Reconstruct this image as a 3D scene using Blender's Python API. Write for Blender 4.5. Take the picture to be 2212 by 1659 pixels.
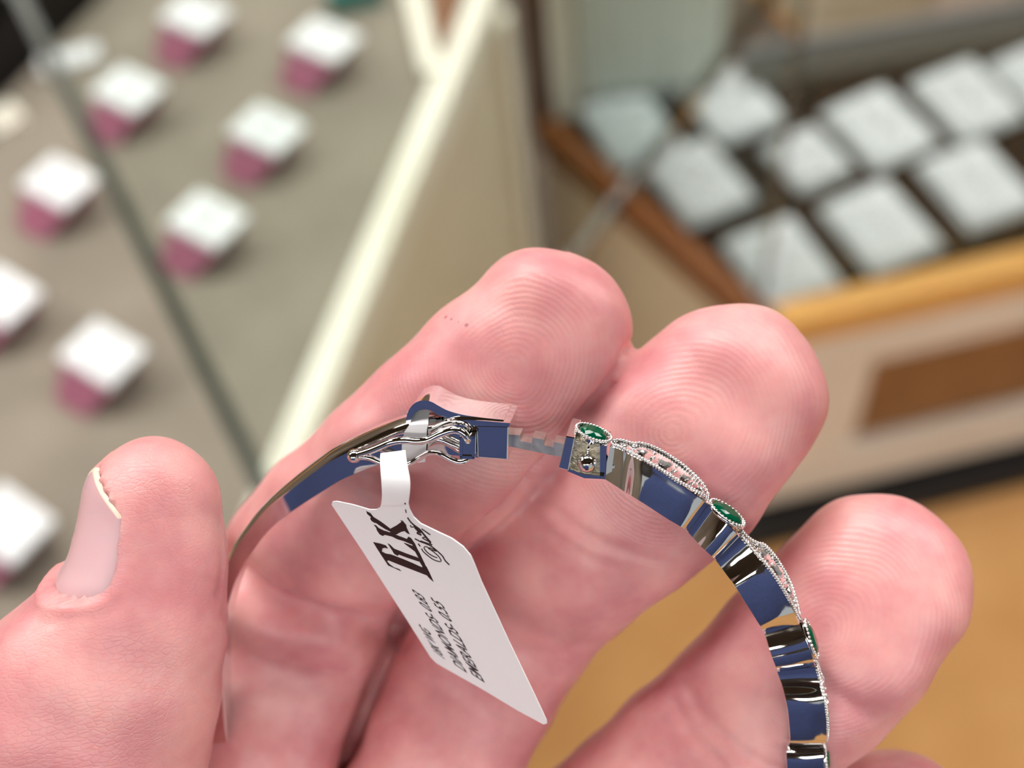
import bpy, bmesh, math, random
import numpy as np
from mathutils import Vector, Matrix

random.seed(7); np.random.seed(7)
for o in list(bpy.data.objects): bpy.data.objects.remove(o)
scene = bpy.context.scene
COL = scene.collection

# ---------------------------------------------------------------- camera
W, H, F = 2212.0, 1659.0, 2600.0            # image size and focal length in pixels
CX, CY = W / 2, H / 2
NADIR = (1380.0, 2600.0)                    # where verticals meet in the picture
n_ = np.array([NADIR[0] - CX, -(NADIR[1] - CY), -F]); n_ /= np.linalg.norm(n_)
UPC = -n_
fw_ = np.array([0, 0, -1.0]); Yc = fw_ - (fw_ @ UPC) * UPC; Yc /= np.linalg.norm(Yc)
Xc = np.cross(Yc, UPC)
ROT = np.array([Xc, Yc, UPC])               # world = ROT @ camera
CAM = np.array([0.0, 0.0, 1.45])            # eye height of the phone
cd = bpy.data.cameras.new('camera'); cam = bpy.data.objects.new('camera', cd); COL.objects.link(cam)
cam.matrix_world = Matrix([[*ROT[i], CAM[i]] for i in range(3)] + [[0, 0, 0, 1]])
cd.sensor_width = 36.0; cd.lens = 36.0 * F / W
cd.clip_start = 0.01; cd.clip_end = 60
cd.dof.use_dof = True; cd.dof.focus_distance = 0.1105; cd.dof.aperture_fstop = 14.5
scene.camera = cam

# ---------------------------------------------------------------- world, exposure
w = bpy.data.worlds.new('shop_ambient'); scene.world = w; w.use_nodes = True
bg = w.node_tree.nodes['Background']; bg.inputs[0].default_value = (0.93, 0.97, 1.0, 1); bg.inputs[1].default_value = 0.45
scene.view_settings.view_transform = 'Standard'; scene.view_settings.look = 'None'
scene.view_settings.exposure = 0.0; scene.view_settings.gamma = 1.0
scene.view_settings.use_curve_mapping = False
scene.cycles.max_bounces = 7; scene.cycles.diffuse_bounces = 3; scene.cycles.glossy_bounces = 5; scene.cycles.caustics_reflective = False
PANEL_STRENGTH = 15.0                       # ceiling light panels (built with the ceiling)

# ---------------------------------------------------------------- helpers: projection
def ray(px, py):
    return ROT @ (np.array([px - CX, -(py - CY), -F]) / F)
def atz(px, py, z):
    r = ray(px, py); return CAM + r * ((z - CAM[2]) / r[2])
def cam_mm(px, py, d):                      # pixel + depth in mm -> camera space, mm
    return np.array([(px - CX) / F * d, -(py - CY) / F * d, -d])
def c2w(p):                                 # camera mm -> world metres
    p = np.asarray(p, float)
    return (p * 0.001) @ ROT.T + CAM

# ---------------------------------------------------------------- helpers: materials
def mat(name, base, rough=0.5, metal=0.0, spec=0.5, **kw):
    m = bpy.data.materials.new(name); m.use_nodes = True
    b = m.node_tree.nodes['Principled BSDF']
    b.inputs['Base Color'].default_value = (*base, 1); b.inputs['Roughness'].default_value = rough
    b.inputs['Metallic'].default_value = metal; b.inputs['Specular IOR Level'].default_value = spec
    for k, v in kw.items(): b.inputs[k].default_value = v
    return m
def noisy(m, c1, c2, scale, detail=3.0, bump=0.0, bscale=None, dist=0.001, coords='Object'):
    nt = m.node_tree; b = nt.nodes['Principled BSDF']
    tc = nt.nodes.new('ShaderNodeTexCoord'); nz = nt.nodes.new('ShaderNodeTexNoise')
    nz.inputs['Scale'].default_value = scale; nz.inputs['Detail'].default_value = detail
    nt.links.new(tc.outputs[coords], nz.inputs['Vector'])
    cr = nt.nodes.new('ShaderNodeValToRGB')
    cr.color_ramp.elements[0].position = 0.3; cr.color_ramp.elements[0].color = (*c1, 1)
    cr.color_ramp.elements[1].position = 0.7; cr.color_ramp.elements[1].color = (*c2, 1)
    nt.links.new(nz.outputs['Fac'], cr.inputs['Fac']); nt.links.new(cr.outputs['Color'], b.inputs['Base Color'])
    if bump:
        n2 = nt.nodes.new('ShaderNodeTexNoise'); n2.inputs['Scale'].default_value = bscale or scale * 4
        nt.links.new(tc.outputs[coords], n2.inputs['Vector'])
        bp = nt.nodes.new('ShaderNodeBump'); bp.inputs['Strength'].default_value = bump; bp.inputs['Distance'].default_value = dist
        nt.links.new(n2.outputs['Fac'], bp.inputs['Height']); nt.links.new(bp.outputs['Normal'], b.inputs['Normal'])
    return m
def srgb(r, g, b):
    f = lambda c: (c / 255 / 12.92) if c <= 10 else ((c / 255 + 0.055) / 1.055) ** 2.4
    return (f(r), f(g), f(b))
def glass_mat(name, tint, gain=1.0):
    m = bpy.data.materials.new(name); m.use_nodes = True; nt = m.node_tree; nt.nodes.clear()
    out = nt.nodes.new('ShaderNodeOutputMaterial'); mx = nt.nodes.new('ShaderNodeMixShader')
    tr = nt.nodes.new('ShaderNodeBsdfTransparent'); tr.inputs[0].default_value = (*tint, 1)
    gl = nt.nodes.new('ShaderNodeBsdfGlossy'); gl.inputs['Roughness'].default_value = 0.02
    lw = nt.nodes.new('ShaderNodeLayerWeight'); lw.inputs[0].default_value = 0.5
    pw = nt.nodes.new('ShaderNodeMath'); pw.operation = 'POWER'; pw.inputs[1].default_value = 5.0
    ma = nt.nodes.new('ShaderNodeMath'); ma.operation = 'MULTIPLY_ADD'; ma.inputs[1].default_value = 0.96 * gain; ma.inputs[2].default_value = 0.04 * gain
    nt.links.new(lw.outputs['Facing'], pw.inputs[0]); nt.links.new(pw.outputs[0], ma.inputs[0])
    nt.links.new(ma.outputs[0], mx.inputs[0]); nt.links.new(tr.outputs[0], mx.inputs[1]); nt.links.new(gl.outputs[0], mx.inputs[2])
    nt.links.new(mx.outputs[0], out.inputs[0]); return m

M = {}
M['floor'] = noisy(mat('floor_carpet', (0.5, 0.3, 0.12), 0.9), srgb(180, 130, 76), srgb(194, 146, 92), 9, 4, 0.4, 160, 0.003)
M['rug'] = noisy(mat('dark_rug', (0.1, 0.09, 0.08), 0.95), srgb(96, 84, 76), srgb(120, 106, 96), 30, 4)
M['ceiling'] = mat('ceiling_charcoal', srgb(64, 62, 60), 0.9)
M['wall'] = noisy(mat('wall_paint', (0.2, 0.18, 0.15), 0.9), srgb(112, 102, 90), srgb(124, 114, 100), 3)
M['lamp'] = bpy.data.materials.new('light_diffuser'); M['lamp'].use_nodes = True
_b = M['lamp'].node_tree.nodes['Principled BSDF']; _b.inputs['Emission Color'].default_value = (1, 0.97, 0.92, 1); _b.inputs['Emission Strength'].default_value = PANEL_STRENGTH
M['white_metal'] = mat('white_enamel', srgb(235, 235, 230), 0.5)
M['deck'] = noisy(mat('taupe_fabric', (0.25, 0.22, 0.18), 0.85), srgb(134, 125, 112), srgb(150, 140, 126), 14, 4, 0.2, 900, 0.0004)
M['cream'] = noisy(mat('cream_laminate', (0.8, 0.77, 0.66), 0.45), srgb(238, 233, 216), srgb(246, 242, 228), 8)
M['beige'] = noisy(mat('beige_laminate', (0.5, 0.46, 0.36), 0.5), srgb(222, 211, 186), srgb(230, 220, 198), 6)
M['ivory'] = noisy(mat('ivory_laminate', (0.6, 0.56, 0.48), 0.5), srgb(232, 224, 210), srgb(240, 233, 221), 6)
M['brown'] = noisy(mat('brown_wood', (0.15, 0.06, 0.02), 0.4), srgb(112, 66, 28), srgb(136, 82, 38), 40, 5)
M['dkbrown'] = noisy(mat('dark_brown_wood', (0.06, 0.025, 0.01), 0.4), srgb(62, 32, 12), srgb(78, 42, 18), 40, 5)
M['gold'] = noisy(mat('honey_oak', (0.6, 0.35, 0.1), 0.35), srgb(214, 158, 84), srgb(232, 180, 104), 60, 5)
M['inset'] = noisy(mat('brown_panel', (0.2, 0.11, 0.05), 0.8), srgb(138, 98, 58), srgb(156, 114, 72), 22, 5)
M['black'] = noisy(mat('black_velvet', (0.012, 0.012, 0.012), 0.9, 0.0, 0.1), srgb(16, 16, 16), srgb(26, 26, 24), 30)
M['dkgrey'] = mat('dark_grey_metal', srgb(92, 92, 86), 0.45, 0.3)
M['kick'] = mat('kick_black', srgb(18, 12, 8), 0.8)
M['pad'] = noisy(mat('white_leatherette', (0.8, 0.82, 0.83), 0.55), srgb(228, 231, 233), srgb(240, 242, 244), 30)
M['pink'] = noisy(mat('magenta_card', (0.4, 0.1, 0.2), 0.6), srgb(160, 84, 112), srgb(186, 126, 148), 40)
M['tray'] = noisy(mat('white_tray', (0.75, 0.78, 0.8), 0.5), srgb(184, 190, 194), srgb(204, 209, 212), 26)
M['silverish'] = mat('display_jewel', (0.75, 0.75, 0.78), 0.25, 1.0)
M['glass'] = glass_mat('case_glass', (0.96, 0.985, 0.97), 0.7)
M['glass_edge'] = mat('green_glass_edge', srgb(50, 56, 47), 0.25)
M['glass_edge_pale'] = glass_mat('pale_glass_edge', (0.66, 0.68, 0.66), 3.0)
M['greyback'] = noisy(mat('grey_green_panel', (0.5, 0.52, 0.48), 0.6), srgb(216, 217, 210), srgb(224, 225, 218), 10)
M['slate'] = mat('slate_grey', srgb(120, 122, 124), 0.7)
M['teal'] = mat('teal_card', srgb(60, 120, 112), 0.6)
M['rose'] = noisy(mat('rose_white', (0.85, 0.75, 0.7), 0.5), srgb(244, 226, 216), srgb(250, 236, 226), 5)
M['silver'] = mat('polished_white_gold', (0.86, 0.855, 0.85), 0.045, 1.0)
M['silver_dull'] = noisy(mat('brushed_white_gold', (0.6, 0.58, 0.54), 0.3, 1.0), (0.5, 0.48, 0.44), (0.72, 0.7, 0.66), 900, 4, 0.5, 4000, 0.00003)
M['silver_rough'] = noisy(mat('cast_white_gold', (0.4, 0.35, 0.25), 0.4, 1.0), (0.3, 0.26, 0.18), (0.62, 0.56, 0.44), 2500, 4, 0.8, 5000, 0.00006)
M['emerald'] = mat('emerald', (0.0, 0.085, 0.04), 0.04, 0.0, 0.5)
M['diamond'] = mat('diamond', (0.86, 0.84, 0.84), 0.02, 0.75, 1.0)
M['paper'] = mat('tag_paper', srgb(246, 246, 250), 0.32, 0.0, 0.5)
M['ink'] = mat('brown_black_ink', srgb(34, 18, 20), 0.5)
M['ink2'] = mat('grey_ink', srgb(70, 60, 66), 0.6)
M['navy'] = noisy(mat('navy_cotton', (0.05, 0.07, 0.16), 0.9), srgb(46, 60, 102), srgb(54, 68, 114), 60, 3)
M['phone'] = mat('black_phone', (0.004, 0.004, 0.005), 0.2)
M['nail'] = mat('nail', srgb(226, 178, 184), 0.28, 0.0, 0.5); M['nail'].node_tree.nodes['Principled BSDF'].inputs['Subsurface Weight'].default_value = 0.4
M['nail'].node_tree.nodes['Principled BSDF'].inputs['Subsurface Radius'].default_value = (0.0015, 0.0006, 0.0005)
M['nail'].node_tree.nodes['Principled BSDF'].inputs['Subsurface Scale'].default_value = 1.0
M['nail_edge'] = mat('nail_free_edge', srgb(240, 214, 196), 0.45)

# ---------------------------------------------------------------- helpers: objects
ORG = {}
def reg(o, org): ORG[o.name] = np.asarray(org, float); return o
def tag(o, label=None, cat=None, group=None, kind=None):
    if label: o['label'] = label
    if cat: o['category'] = cat
    if group: o['group'] = group
    if kind: o['kind'] = kind
    return o
def thing(name, base, label, cat, group=None):
    o = bpy.data.objects.new(name, None); COL.objects.link(o); o.location = base; o.empty_display_size = 0.01
    tag(o, label, cat, group); return reg(o, base)
def mk(name, V, Fc, material, parent=None, org=None, smooth=False, angle=None):
    """one mesh object from world-space vertices"""
    V = np.asarray(V, float)
    base = ORG[parent.name] if parent is not None else (np.asarray(org, float) if org is not None else np.array([*(V.min(0) + V.max(0))[:2] / 2, V[:, 2].min()]))
    me = bpy.data.meshes.new(name); me.from_pydata((V - base).tolist(), [], [list(map(int, f)) for f in Fc]); me.update()
    mats = material if isinstance(material, list) else [material]
    for m in mats: me.materials.append(m)
    bm = bmesh.new(); bm.from_mesh(me); bmesh.ops.recalc_face_normals(bm, faces=bm.faces[:]); bm.to_mesh(me); bm.free()
    if smooth: me.polygons.foreach_set('use_smooth', [True] * len(me.polygons))
    if smooth and angle: me.set_sharp_from_angle(angle=math.radians(angle))
    o = bpy.data.objects.new(name, me); COL.objects.link(o)
    if parent is not None: o.parent = parent
    else: o.location = base
    return reg(o, base)
def bevel(o, width, seg=2):
    me = o.data; bm = bmesh.new(); bm.from_mesh(me)
    bmesh.ops.bevel(bm, geom=[e for e in bm.edges if e.is_manifold and e.calc_face_angle(0) > 0.5], offset=width, segments=seg, profile=0.5, affect='EDGES', clamp_overlap=True)
    bm.to_mesh(me); bm.free(); me.update(); return o
def prism_pts(bottom, top):
    n = len(bottom); V = list(bottom) + list(top)
    Fc = [list(range(n))[::-1], list(range(n, 2 * n))] + [[i, (i + 1) % n, n + (i + 1) % n, n + i] for i in range(n)]
    return np.array(V), Fc
def zprism(poly, z0, z1):
    return prism_pts([(p[0], p[1], z0) for p in poly], [(p[0], p[1], z1) for p in poly])
def bar(a, b, width, height, z0):           # horizontal bar between two floor-plan points, standing on z0
    a = np.array(a[:2], float); b = np.array(b[:2], float); t = (b - a) / np.linalg.norm(b - a); s = np.array([-t[1], t[0]]) * width / 2
    return zprism([a - s, b - s, b + s, a + s], z0, z0 + height)
def box(c, size, z0, z1, rot=0.0):
    ca, sa = math.cos(rot), math.sin(rot); hx, hy = size[0] / 2, size[1] / 2
    return zprism([(c[0] + x * ca - y * sa, c[1] + x * sa + y * ca) for x, y in ((-hx, -hy), (hx, -hy), (hx, hy), (-hx, hy))], z0, z1)
def catmull(P, sub):
    P = np.asarray(P, float); Q = np.vstack([2 * P[0] - P[1], P, 2 * P[-1] - P[-2]]); out = []
    for i in range(1, len(Q) - 2):
        p0, p1, p2, p3 = Q[i - 1:i + 3]
        for k in range(sub):
            t = k / sub
            out.append(0.5 * ((2 * p1) + (-p0 + p2) * t + (2 * p0 - 5 * p1 + 4 * p2 - p3) * t * t + (-p0 + 3 * p1 - 3 * p2 + p3) * t ** 3))
    out.append(P[-1]); return np.array(out)
def loft(rings, cap=True, closed=False):
    n = len(rings[0]); V = np.vstack(rings); Fc = []
    m = len(rings)
    for i in range(m if closed else m - 1):
        a, b = i * n, ((i + 1) % m) * n
        for j in range(n):
            k = (j + 1) % n; Fc.append([a + j, a + k, b + k, b + j])
    if cap and not closed: Fc += [list(range(n))[::-1], list(range((m - 1) * n, m * n))]
    return V, Fc
def tube(path, rad, nseg=10, cap=True):
    path = np.asarray(path, float); rad = np.broadcast_to(np.asarray(rad, float), (len(path),)); rings = []
    T = np.gradient(path, axis=0); T /= np.linalg.norm(T, axis=1)[:, None]
    u = np.cross(T[0], [0.31, 0.2, 0.93]); u /= np.linalg.norm(u)
    for i in range(len(path)):
        u = u - (u @ T[i]) * T[i]; u /= np.linalg.norm(u); v = np.cross(T[i], u)
        rings.append(np.array([path[i] + rad[i] * (math.cos(a) * u + math.sin(a) * v) for a in np.linspace(0, 2 * math.pi, nseg, endpoint=False)]))
    return loft(rings, cap)
def sphere(c, r, seg=12, rings=8):
    V = [c + np.array([0, 0, r])]; Fc = []
    for i in range(1, rings):
        th = math.pi * i / rings
        for j in range(seg):
            ph = 2 * math.pi * j / seg; V.append(c + r * np.array([math.sin(th) * math.cos(ph), math.sin(th) * math.sin(ph), math.cos(th)]))
    V.append(c - np.array([0, 0, r])); L = len(V) - 1
    for j in range(seg): Fc.append([0, 1 + j, 1 + (j + 1) % seg])
    for i in range(rings - 2):
        for j in range(seg):
            a = 1 + i * seg; b = a + seg; Fc.append([a + j, b + j, b + (j + 1) % seg, a + (j + 1) % seg])
    for j in range(seg): Fc.append([L, 1 + (rings - 2) * seg + (j + 1) % seg, 1 + (rings - 2) * seg + j])
    return np.array(V), Fc
def merge(parts):
    V = []; Fc = []; k = 0
    for v, f in parts:
        V.append(np.asarray(v)); Fc += [[i + k for i in q] for q in f]; k += len(v)
    return np.vstack(V), Fc

# ================================================================ THE SETTING
tag(mk('floor', *zprism([(-3, -3.2), (4, -3.2), (4, 4.2), (-3, 4.2)], -0.05, 0.0), M['floor']), 'tan brown carpeted shop floor', None, None, 'structure')
tag(mk('ceiling', *zprism([(-3, -3.2), (4, -3.2), (4, 4.2), (-3, 4.2)], 2.75, 2.8), M['ceiling']), 'dark grey shop ceiling with light panels', None, None, 'structure')
tag(mk('wall_back', *zprism([(-3, 4.2), (4, 4.2), (4, 4.3), (-3, 4.3)], 0, 2.75), M['wall']), 'taupe painted shop wall', None, None, 'structure')
tag(mk('wall_left', *zprism([(-3.1, -3.2), (-3, -3.2), (-3, 4.2), (-3.1, 4.2)], 0, 2.75), M['wall']), 'taupe painted side wall of the shop', None, None, 'structure')
tag(mk('wall_right', *zprism([(4, -3.2), (4.1, -3.2), (4.1, 4.2), (4, 4.2)], 0, 2.75), M['wall']), 'taupe painted side wall of the shop', None, None, 'structure')
for i, x in enumerate((-1.7, 0.0, 1.7)):
    for j, y in enumerate((-2.0, 0.85, 3.7)):  # the rear row is added as fill light
        t = thing('ceiling_light', (x, y, 2.70), 'flat white ceiling light panel, ' + ('left', 'middle', 'right')[i] + ' one of the row ' + ('added behind the photographer for fill', 'above the jewellery cases', 'along the back wall')[j], 'ceiling light', 'ceiling light panels')
        mk('diffuser', *box((x, y), (1.15, 0.55), 2.708, 2.715), M['lamp'], t)
        mk('frame', *merge([box((x, y + s * 0.29), (1.24, 0.03), 2.70, 2.75) for s in (-1, 1)] + [box((x + s * 0.605, y), (0.03, 0.58), 2.70, 2.75) for s in (-1, 1)]), M['white_metal'], t)

# ================================================================ RIGHT DISPLAY CASE (angled corner case)
FL = np.array([0.271, 0.7145]); BL = np.array([0.083, 1.056]); FR = np.array([1.35, 0.8115]); BR = np.array([1.35, 1.10])
fdir = (FR - FL) / np.linalg.norm(FR - FL); fin = np.array([-fdir[1], fdir[0]])     # inward normal of the front
ldir = (BL - FL) / np.linalg.norm(BL - FL); lin = np.array([ldir[1], -ldir[0]])     # inward normal of the left side
def front_hit(px, py, off=0.0):              # pixel -> (distance along the front, height)
    r = ray(px, py); o = FL + fin * off
    t = ((o - CAM[:2]) @ fin) / (r[:2] @ fin); p = CAM + r * t
    return (p[:2] - o) @ fdir, p[2]
def fbox(s0, s1, z0, z1, d0, d1):            # box on the front face: along s, height z, depth d (inward)
    q = [FL + fdir * s + fin * d for s, d in ((s0, d0), (s1, d0), (s1, d1), (s0, d1))]
    return zprism(q, z0, z1)
rc = thing('display_case', (0.6, 0.9, 0), 'glass jewellery case with honey oak trim and black velvet floor, right side', 'display case')
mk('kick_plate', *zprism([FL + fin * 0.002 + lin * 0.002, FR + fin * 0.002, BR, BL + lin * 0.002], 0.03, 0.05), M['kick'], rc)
mk('base_slab', *zprism([FL - fin * 0.035 - lin * 0.01, FR - fin * 0.035, BR, BL - lin * 0.01], 0.0, 0.03), M['kick'], rc)  # black slab jutting out, stands in for the shadow on the floor
mk('cabinet_body', *zprism([FL + fin * 0.02 + lin * 0.016, FR + fin * 0.02, BR, BL + lin * 0.016], 0.05, 0.41), M['beige'], rc)
mk('side_panel', *zprism([FL + fdir * 0.0, FL + lin * 0.017, BL + lin * 0.017, BL], 0.05, 0.41), M['beige'], rc)
s_in, z_top = front_hit(1888, 782); _, z_bot = front_hit(1826, 968)
mk('stile', *fbox(0.004, s_in, 0.05, 0.41, 0, 0.02), M['ivory'], rc)
mk('rail', *fbox(s_in, 1.08, z_top, 0.41, 0, 0.02), M['ivory'], rc)
mk('rail', *fbox(s_in, 1.08, 0.05, z_bot, 0, 0.02), M['ivory'], rc)
mk('inset_panel', *fbox(s_in, 1.08, z_bot, z_top, 0.012, 0.02), M['inset'], rc)
mk('moulding', *fbox(s_in - 0.012, 1.08, z_bot - 0.012, z_bot, -0.006, 0.0), M['ivory'], rc)
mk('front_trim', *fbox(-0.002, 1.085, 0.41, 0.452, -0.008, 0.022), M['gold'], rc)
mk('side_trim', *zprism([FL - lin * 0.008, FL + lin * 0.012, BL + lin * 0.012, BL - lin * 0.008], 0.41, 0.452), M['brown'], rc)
mk('deck', *zprism([FL + fin * 0.022 + lin * 0.013, FR + fin * 0.022, BR, BL + lin * 0.013], 0.41, 0.440), M['black'], rc)
mk('corner_post', *box(BL + lin * 0.002 + np.array([0.0, 0.006]), (0.018, 0.02), 0.41, 0.97, math.atan2(ldir[1], ldir[0])), M['dkbrown'], rc)
mk('corner_fillet', *box(BL + lin * 0.024 + np.array([0.006, 0.012]), (0.03, 0.03), 0.44, 0.97), M['cream'], rc)
b0 = np.array([0.135, 1.085]); b1 = np.array([0.30, 1.075])
mk('back_panel', *zprism([b0, b1, b1 + [0, 0.008], b0 + [0, 0.008]], 0.44, 0.97), M['greyback'], rc)
mk('back_ledge', *zprism([b0 + [0, -0.014], b1 + [0, -0.014], b1, b0], 0.44, 0.456), M['slate'], rc)
for k in range(7):                           # pleats of the grey back curtain
    q = b0 + (b1 - b0) * (k + 0.5) / 7
    mk('pleat', *tube([(q[0], q[1] - 0.001, 0.455), (q[0], q[1] - 0.001, 0.96)], 0.006, 8), M['greyback'], rc, smooth=True, angle=60)
mk('back_rail', *bar((0.325, 1.066), (1.34, 1.10), 0.03, 0.022, 0.44), M['dkgrey'], rc)
mk('back_rail', *bar((0.325, 1.084), (1.34, 1.118), 0.008, 0.045, 0.44), M['slate'], rc)
mk('front_glass', *fbox(0.012, 1.06, 0.440, 0.97, 0.024, 0.029), M['glass'], rc)
a, b = FL + lin * 0.015 + ldir * 0.03, BL + lin * 0.015 - ldir * 0.02
mk('side_glass', *zprism([a, b, b + lin * 0.005, a + lin * 0.005], 0.440, 0.97), M['glass'], rc)
mk('glass_joint', *zprism([FL + ldir * 0.028 + lin * 0.014, FL + ldir * 0.034 + lin * 0.014, FL + ldir * 0.034 + lin * 0.02, FL + ldir * 0.028 + lin * 0.02], 0.452, 0.97), M['glass_edge_pale'], rc)

trays = [  # pixel of the centre, label
    ((1360, 268), 'white jewellery pad in the black case, nearest its back left corner post'),
    ((1580, 215), 'white jewellery pad in the black case, behind the slanting pale glass edge'),
    ((1508, 385), 'white jewellery pad beside the brown side trim, second from the corner post'),
    ((1745, 335), 'small greyish white jewellery pad in the middle of the black case'),
    ((1688, 562), 'white jewellery pad against the oak front trim, just above the middle fingertip'),
    ((1902, 482), 'white jewellery pad near the oak front trim, right of the one above the middle fingertip'),
    ((1902, 268), 'grey white jewellery pad surrounded by bare black velvet near the back rail'),
    ((2112, 392), 'bright white jewellery pad at the right picture edge above the oak trim'),
    ((2090, 208), 'cream white jewellery pad touching the dark back rail'),
    ((2262, 165), 'white jewellery pad cut off by the right picture edge at the back rail')]
for k, ((px, py), lab) in enumerate(trays):
    c = atz(px, py, 0.452); an = math.radians(17 + (k * 37 % 7) - 3)
    t = thing('jewellery_pad', (c[0], c[1], 0.44), lab, 'jewellery pad', 'white jewellery pads in the black case')
    L_, W_ = (0.086, 0.108) if k != 3 else (0.07, 0.08)
    bevel(mk('base', *box(c, (L_, W_), 0.440, 0.448, an), M['tray'], t), 0.002)
    bevel(mk('cushion', *box(c, (L_ - 0.008, W_ - 0.008), 0.448, 0.455, an), M['tray'], t), 0.0025)
    for s in (-1, 1):
        cc = np.array([c[0] - s * 0.018 * math.sin(an), c[1] + s * 0.018 * math.cos(an), 0.4565])
        ring = [cc + 0.011 * np.array([math.cos(q), math.sin(q), 0]) for q in np.linspace(0, 2 * math.pi, 17)]
        mk('ring', *tube(ring, 0.0016, 6), M['silverish'], t, smooth=True)

# cabinets beyond the right case
A = atz(1778, 140, 0.0)[:2]; ld = (atz(1655, 5, 0.0)[:2] - A); ld /= np.linalg.norm(ld); rd = (atz(1985, 96, 0.0)[:2] - A); wd = np.linalg.norm(rd); rd /= wd
q = thing('cabinet', (A[0], A[1], 0), 'plain beige cabinet standing behind the black jewellery case', 'cabinet')
mk('carcass', *zprism([A, A + rd * wd, A + rd * wd + ld * 0.45, A + ld * 0.45], 0.02, 0.9), M['beige'], q)
mk('base_slab', *zprism([A + rd * 0.004, A + rd * wd, A + rd * wd + ld * 0.44, A + ld * 0.44], 0.0, 0.02), M['gold'], q)
mk('corner_foot', *zprism([A - rd * 0.006 - ld * 0.006, A + rd * 0.03 - ld * 0.006, A + rd * 0.03 + ld * 0.03, A - rd * 0.006 + ld * 0.03], 0.0, 0.03), M['gold'], q)
mk('drawer_front', *zprism([A + rd * 0.05 - ld * 0.006, A + rd * (wd - 0.02) - ld * 0.006, A + rd * (wd - 0.02), A + rd * 0.05], 0.3, 0.85), M['beige'], q)
Bq = A + rd * (wd + 0.012) - ld * 0.012
q = thing('cabinet', (Bq[0], Bq[1], 0), 'pinkish white cabinet at the top right beside the beige one', 'cabinet')
mk('carcass', *zprism([Bq, Bq + rd * 0.6, Bq + rd * 0.6 + ld * 0.4, Bq + ld * 0.4], 0.03, 0.9), M['rose'], q)
mk('base_slab', *zprism([Bq + ld * 0.02, Bq + rd * 0.6 + ld * 0.02, Bq + rd * 0.6 + ld * 0.4, Bq + ld * 0.4], 0.0, 0.03), M['rose'], q)
mk('door', *zprism([Bq + rd * 0.02 - ld * 0.008, Bq + rd * 0.56 - ld * 0.008, Bq + rd * 0.56, Bq + rd * 0.02], 0.06, 0.86), M['rose'], q)
tag(mk('floor_mat', *zprism([(0.05, 1.14), (1.6, 1.2), (1.7, 1.5), (0.62, 1.52), (0.5, 1.9), (-0.1, 1.9)], 0.0, 0.008), M['rug']), 'dark grey brown floor mat behind the black case', 'floor mat')

# ================================================================ LEFT DISPLAY CASE
DZ = 0.75
e = np.array([0.172, 0.423]); e /= np.linalg.norm(e); nr = np.array([e[1], -e[0]])       # along the rail, outward
R0 = np.array([0.034, 0.903])                                                             # on the rail's outer edge
lc = thing('display_case', (-0.3, 0.6, 0), 'taupe topped display case with white rail and glass top, left side', 'display case')
def side_hit(px, py):
    r = ray(px, py); t = ((R0 - CAM[:2]) @ nr) / (r[:2] @ nr); return CAM + r * t
pp = side_hit(1112, 320)[:2]
pf, pn = pp + e * 0.012, R0 - e * 0.95
bk0 = atz(0, 205, DZ)[:2]; bk1 = atz(205, 0, DZ)[:2]; bd = (bk1 - bk0) / np.linalg.norm(bk1 - bk0)
far_corner = bk0 + bd * 0.42; near_left = bk0 - bd * 0.35
mk('deck', *zprism([pn - nr * 0.022, pf - nr * 0.022, far_corner, near_left, (-0.7, 0.1)], 0.70, DZ - 0.004), M['deck'], lc)
mk('top_rail', *zprism([pn, pf, pf - nr * 0.022, pn - nr * 0.022], 0.715, DZ + 0.002), M['cream'], lc)
mk('side_panel', *zprism([pn - nr * 0.004, pf - nr * 0.004, pf - nr * 0.02, pn - nr * 0.02], 0.0, 0.715), M['beige'], lc)
mk('corner_post', *zprism([pp - e * 0.008, pp + e * 0.012, pp + e * 0.012 + nr * 0.008, pp - e * 0.008 + nr * 0.008], 0.0, 0.715), M['cream'], lc)
mk('carcass', *zprism([pn - nr * 0.03, pf - nr * 0.03, far_corner + np.array([0, -0.02]), near_left + np.array([0.02, 0]), (-0.68, 0.12)], 0.0, 0.70), M['kick'], lc)
# glass top on the left case: a dark green edge near the camera, a pale one far off
g = [atz(30, 0, 0.95)[:2], atz(300, 560, 0.95)[:2], atz(545, 1050, 0.95)[:2]]
gd = (g[2] - g[0]) / np.linalg.norm(g[2] - g[0]); g0 = g[0] - gd * 0.2; g1 = g[2] + gd * 0.06
h0 = atz(1640, 0, 0.95)[:2]; h1 = atz(1310, 440, 0.95)[:2]; hd = (h1 - h0) / np.linalg.norm(h1 - h0); h0 = h0 - hd * 0.1
gs = np.array([-gd[1], gd[0]])
mk('glass_edge_strip', *zprism([g0, g1, g1 + gs * 0.0088, g0 + gs * 0.0088], 0.942, 0.952), M['glass_edge'], lc)
hs = np.array([-hd[1], hd[0]])
hw2 = h1 + hd * 0.2
mk('glass_top', *zprism([g0 + gs * 0.0075, g1 + gs * 0.0075, hw2, h0], 0.944, 0.950), M['glass'], lc)
mk('glass_edge_strip', *zprism([h0, h0 + hs * 0.007, hw2 + hs * 0.007, hw2], 0.944, 0.950), M['glass_edge_pale'], lc)
cb0, cb1 = atz(893, -10, DZ)[:2], atz(935, 165, DZ)[:2]
mk('end_bar', *bar(cb0, cb1, 0.017, 0.012, DZ - 0.004), M['cream'], lc)
mk('end_block', *zprism([atz(935, -20, DZ)[:2], atz(1000, -20, DZ)[:2], atz(965, 110, DZ)[:2], atz(950, 120, DZ)[:2]], DZ - 0.004, DZ + 0.01), M['brown'], lc)

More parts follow.
